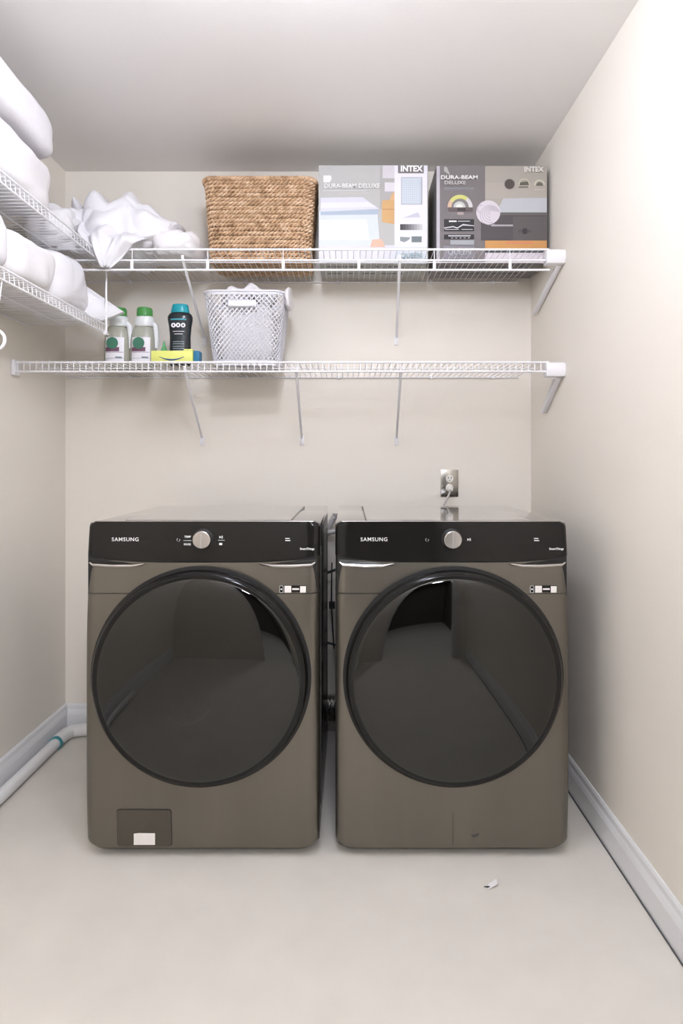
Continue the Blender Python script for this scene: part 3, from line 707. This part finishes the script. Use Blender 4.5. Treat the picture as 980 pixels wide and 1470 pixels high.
A.rect(637, 315, 680, 332, P(48, 46, 48)); A.rect(644, 317, 655, 319, P(232, 230, 230)); A.rect(657, 317.4, 674, 318.4, P(220, 220, 220))
A.poly([(637, 327), (650, 325), (656, 327), (664, 322), (680, 324), (680, 325), (664, 324), (656, 328.5), (650, 326.5), (637, 328.5)], P(214, 212, 214)); A.rect(638, 329.4, 658, 330.2, P(210, 210, 210)); A.rect(662, 329.4, 678, 330.2, P(210, 210, 210))
A.rect(637, 337, 680, 343.5, P(48, 46, 48)); A.rect(643, 338.4, 675, 339.6, P(232, 232, 232))
for i in range(5): A.rect(647+i*6, 341.6, 650+i*6, 342.4, P(220, 220, 220)); A.lay -= 1
A.rect(646, 345, 680, 352, P(168, 170, 174)); A.rect(636, 353, 681, 372, P(138, 134, 140))
A.build(t2)
text('DURA-BEAM', .0205, px(658.5, 256, .0075), P(236, 234, 230), t2, bold=.0005, width=1.27)
text('DELUXE', .0195, px(637, 263.6, .0075), P(206, 204, 200), t2, bold=.0003, align='LEFT', width=1.18)
text('INTEX', .027, px(765, 244.6, .0075), P(226, 220, 212), t2, bold=.001, width=.98)
text('QUEEN', .028, px(659, 363, .0075), P(196, 194, 200), t2, bold=.0003, width=1.0)

# ------------------------------------------------------------------ laundry basket with linens
def laundry():
    cx, cy = -.405, 2.395; z0, z1 = ZL+.004, ZL+.286
    t = thing('laundry_basket', 'pale grey lattice plastic laundry basket on the lower back shelf', 'basket', (cx, cy, z0))
    W0, D0, W1, D1 = .245, .185, .312, .235
    def at(u, f, off=0):
        w_, d_ = W0+(W1-W0)*f+2*off, D0+(D1-D0)*f+2*off
        return w_, d_
    m = 104; p0 = rpath(W0, D0, .04, m); p1 = rpath(W1, D1, .045, m)
    def pt(u, f, off=0):
        u %= m; i = int(u); fr = u-i; a = p0[i % m].lerp(p0[(i+1) % m], fr); c = p1[i % m].lerp(p1[(i+1) % m], fr)
        p = a.lerp(c, f); n_ = Vector((p.x, p.y)).normalized()
        return (cx+p.x+n_.x*off, cy+p.y+n_.y*off, z0+(z1-z0)*f)
    b = MB(); K = 52
    for k in range(K):
        for sg in (-1, 1):
            pts = [pt(k*m/K+sg*i*1.0, round(.06+.90*i/26, 5), .0009*sg) for i in range(27)]
            b.tube(pts, .0024, 5, flat=.7)
    b.build('lattice', M['lattice'], t, kind='stuff')
    # solid bands
    for nm, fa, fb, ofs in (('base_band', 0, .07, .001), ('rim_band', .95, .985, .001)):
        b = MB(); b.loops([[pt(u, fa, -ofs-.001) for u in range(m)], [pt(u, fa, ofs) for u in range(m)], [pt(u, fb, ofs) for u in range(m)], [pt(u, fb, -ofs-.001) for u in range(m)]], caps=False, wrap=True); b.build(nm, M['lattice'], t)
    b = MB(); b.tube([pt(u, .99, .002) for u in range(m)], .0045, 8, closed=True); b.build('rim', M['lattice'], t)
    b = MB(); b.loops([[(cx+p.x*.98, cy+p.y*.98, z0) for p in p0], [(cx+p.x*.98, cy+p.y*.98, z0+.006) for p in p0]]); b.build('base', M['lattice'], t)
    yy = cy-(D0+(D1-D0)*.84)/2
    b = MB(); b.box(cx-.058, cx+.050, yy-.012, yy+.004, z0+.218, z0+.243); b.build('handle', M['lattice'], t, bevel=.005, bseg=3)
    lin = blob('basket_linen', M['linen2'], (cx, cy, z0+.13), (.110, .080, .124), .45, .010, 9, 11, 80, 50)
    tagd(lin, 'white washing filling the inside of the lattice laundry basket', 'laundry')
    def peaks(p):
        p.z += .010*math.sin(p.x*70)+.008*math.sin(p.x*31+1); return p
    tagd(blob('folded_washcloth', M['linen'], (cx+.005, cy-.02, z0+.276), (.108, .080, .036), .6, .030, 15, 12, 90, 50, shape=peaks), 'white cloth bunched at the top of the laundry basket, rising above its rim', 'laundry')
    tagd(blob('draped_cloth', M['linen2'], (cx+.166, cy-.055, z1-.018), (.013, .05, .042), .7, .012, 18, 14, 50, 30), 'white cloth end hanging over the right rim of the laundry basket', 'cloth')
laundry()

# ------------------------------------------------------------------ bottles
def detergent(x, y, rot, label):
    z0 = ZL+.003
    t = thing('detergent_bottle', label, 'bottle', (x, y, z0), 'clear detergent bottles with green caps')
    # clear lower body: wide, shallow, shoulders slope to the neck
    body = [(.047, 0), (.0515, .006), (.0520, .06), (.0500, .11), (.0465, .135), (.040, .155), (.031, .172)]
    b = MB(); b.lathe([(r, h) for r, h in body]+[(.026, .178)], (x, y, z0), 'z', 36, 1, .68); b.build('bottle_body', M['clearbottle'], t)
    b = MB(); b.lathe([(.044, .004), (.0485, .009), (.0490, .035), (.0485, .036)], (x, y, z0), 'z', 32, 1, .66); b.build('liquid', M['liquid'], t)
    b = MB()     # white moulded shoulder sleeve over the rear side
    b.lathe([(.034, .166), (.0385, .172), (.0370, .198), (.030, .208), (.022, .212)], (x+.006, y, z0), 'z', 32, 1, .8); b.build('pouring_collar', M['shoulder'], t)
    h = MB(); h.tube([(x+.030, y, z0+.188), (x+.049, y, z0+.170), (x+.054, y, z0+.12), (x+.050, y, z0+.08)], [.010, .011, .010, .009], 12); h.build('handle', M['shoulder'], t)
    b = MB(); b.lathe([(.0275, .205), (.0300, .208), (.0292, .236), (.0275, .240), (.0001, .241)], (x+.006, y, z0), 'z', 36); cp = b.build('cap', M['capgreen'], t, ang=25)
    b = MB()
    for k in range(30):
        a = 2*PI*k/30; b.tube([(x+.006+.0300*math.cos(a), y+.0300*math.sin(a), z0+.210), (x+.006+.0292*math.cos(a), y+.0292*math.sin(a), z0+.234)], .0008, 4)
    b.build('cap_grip', M['capgreen'], cp)
    # label wrapped on the front
    def wrap(x0, x1, za, zb, m, nm, off=.0008, par=t, n=10):
        vs = []; rr = lambda hh: .0523+(0 if hh < .06 else -.00004*(hh-.06)*1000)
        for zz in (za, zb):
            for k in range(n+1):
                xx = x0+(x1-x0)*k/n; R = rr(zz)+off; yy_ = -.68*math.sqrt(max(0, R*R-xx*xx))
                vs.append((x+xx, y+yy_-off*.5, z0+zz))
        b = MB(); b.add(vs, [(k, k+1, n+2+k, n+1+k) for k in range(n)]); return b.build(nm, m, par)
    lb = wrap(-.036, .036, .022, .120, M['labelw'], 'label')
    wrap(-.036, .020, .064, .080, M['labelpurple'], 'label_band', .0013, lb); wrap(-.034, .034, .060, .0615, M['labelpurple'], 'label_band', .0013, lb); wrap(-.034, .034, .036, .0372, M['greyprint'], 'label_band', .0013, lb)
    wrap(.006, .030, .036, .043, M['greyprint'], 'label_band', .0016, lb)
    b = MB(); b.lathe([(.023, 0), (.023, -.0008), (.0001, -.001)], (x-.006, y-.0372, z0+.096), 'y', 24); b.build('leaf_emblem', M['labelgreen'], lb)
    return t
detergent(-.925, 2.385, 0, 'left clear detergent bottle with green cap, half behind the lower left shelf')
detergent(-.822, 2.385, 0, 'clear detergent bottle with green cap standing second from the left, wholly visible')
x, y, z0 = -.655, 2.315, ZL+.003
t = thing('softener_bottle', 'dark waisted bottle with a teal cap behind the yellow carton', 'bottle', (x, y, z0))
b = MB(); b.lathe([(.036, 0), (.0405, .006), (.0405, .06), (.0395, .11), (.043, .15), (.0475, .175), (.048, .188), (.043, .199), (.033, .205), (.032, .206)], (x, y, z0), 'z', 40, 1, .62); b.build('bottle_body', M['darkbottle'], t)
b = MB(); b.lathe([(.035, .203), (.036, .206), (.031, .232), (.029, .236), (.0001, .237)], (x, y, z0), 'z', 40, 1, .72); b.build('cap', M['capteal'], t, ang=25)
def wr(za, zb, hw, m, nm, off=.0012, curved=True, par=t):
    vs = []; n = 10
    rad = lambda h: .0405 if h < .06 else (.0405-(h-.06)*.02 if h < .11 else (.0395+(h-.11)*.0875 if h < .15 else .043+(h-.15)*.18))
    for zz in (za, zb):
        for k in range(n+1):
            xx = -hw+2*hw*k/n; R = rad(zz)+off; vs.append((x+xx, y-.62*math.sqrt(R*R-xx*xx)-.0006, z0+zz))
    b = MB(); b.add(vs, [(k, k+1, n+2+k, n+1+k) for k in range(n)]); return b.build(nm, m, par)
wr(.172, .177, .030, M['tealprint'], 'label_stripe')
for z_ in (.03, .038, .046, .054, .062, .07, .08, .088): wr(z_, z_+.003, .022, M['greyprint'], 'label_line')
wr(.118, .120, .016, M['labelw'], 'label_line'); wr(.128, .130, .022, M['labelw'], 'label_line')
for k in (-1, 0, 1):
    b = MB(); b.lathe([(.0088, 0), (.0088, -.0008)], (x+k*.0185, y-.62*math.sqrt(.0448**2-(k*.0185)**2)-.0012, z0+.152), 'y', 20); r = b.build('label_badge', M['labelw'], t)
    b = MB(); b.lathe([(.0042, 0), (.0042, -.0012)], (x+k*.0185, y-.62*math.sqrt(.0448**2-(k*.0185)**2)-.0013, z0+.152), 'y', 16, .7); b.build('badge_centre', M['darkbottle'], r)
# yellow carton
x0, x1 = (218-502)/388, (277-502)/388; y0 = 2.207; zt = ZL+.043
t = thing('yellow_carton', 'low yellow carton with a dark blue arc and a blue end, at the shelf front', 'box', ((x0+x1)/2, y0+.025, ZL+.003))
b = MB(); b.box(x0, x1, y0, y0+.055, ZL+.003, zt); b.build('carton', M['yellow'], t, bevel=.001)
b = MB(); b.box(x1-.032, x1, y0-.0008, y0+.054, zt, zt+.006); b.build('lid_tab', M['yellow'], t, bevel=.001)
b = MB(); n = 14; vs = []
for k in range(n+1):
    u = k/n; xx = x0+.03+(x1-x0-.06)*u; c = .010*(1-(2*u-1)**2); th = .0006+.004*math.sin(PI*u)
    vs += [(xx, y0-.0008, zt-.022-c-th), (xx, y0-.0008, zt-.022-c+.001)]
b.add(vs, [(2*k, 2*k+2, 2*k+3, 2*k+1) for k in range(n)]); b.build('printed_arc', M['navy'], t)
b = MB(); b.box(x1+.0002, x1+.022, y0+.012, y0+.055, ZL+.003, zt+.002); b.build('blue_end', M['blue'], t, bevel=.002, label='blue printed end')
t = thing('squeeze_bottle', 'small bottle with a pointed green nozzle behind the left end of the yellow carton', 'bottle', (-.722, 2.33, ZL+.003))
b = MB(); b.lathe([(.016, 0), (.018, .004), (.018, .045), (.012, .055)], (-.722, 2.33, ZL+.003), 'z', 24); b.build('bottle_body', M['clearplas'], t)
b = MB(); b.lathe([(.0125, .054), (.013, .062), (.006, .080), (.002, .098), (.0005, .099)], (-.722, 2.33, ZL+.003), 'z', 24); b.build('nozzle', M['green'], t)

# scrap on the floor
fy = 860*H/(1275-660)
t = thing('paper_scrap', 'tiny torn white scrap on the floor in front of the dryer', 'scrap', ((703-502)*H/(1275-660), fy, 0))
x = t.location.x
b = MB(); b.add([(x-.006, fy-.006, .0005), (x+.020, fy-.002, .012), (x+.022, fy+.016, .014), (x-.002, fy+.014, .001), (x-.006, fy-.006, .0015), (x+.020, fy-.002, .013), (x+.022, fy+.016, .015), (x-.002, fy+.014, .002)],
    [(0, 1, 2, 3), (7, 6, 5, 4), (0, 4, 5, 1), (1, 5, 6, 2), (2, 6, 7, 3), (3, 7, 4, 0)]); b.build('paper', M['linen2'], t, smooth=False)
b = MB(); b.tube([(x-.016, fy+.004, .0015), (x-.004, fy+.002, .002), (x+.004, fy-.001, .0035)], [.0008, .0022, .001], 6); b.build('dark_shred', M['rubber'], t)
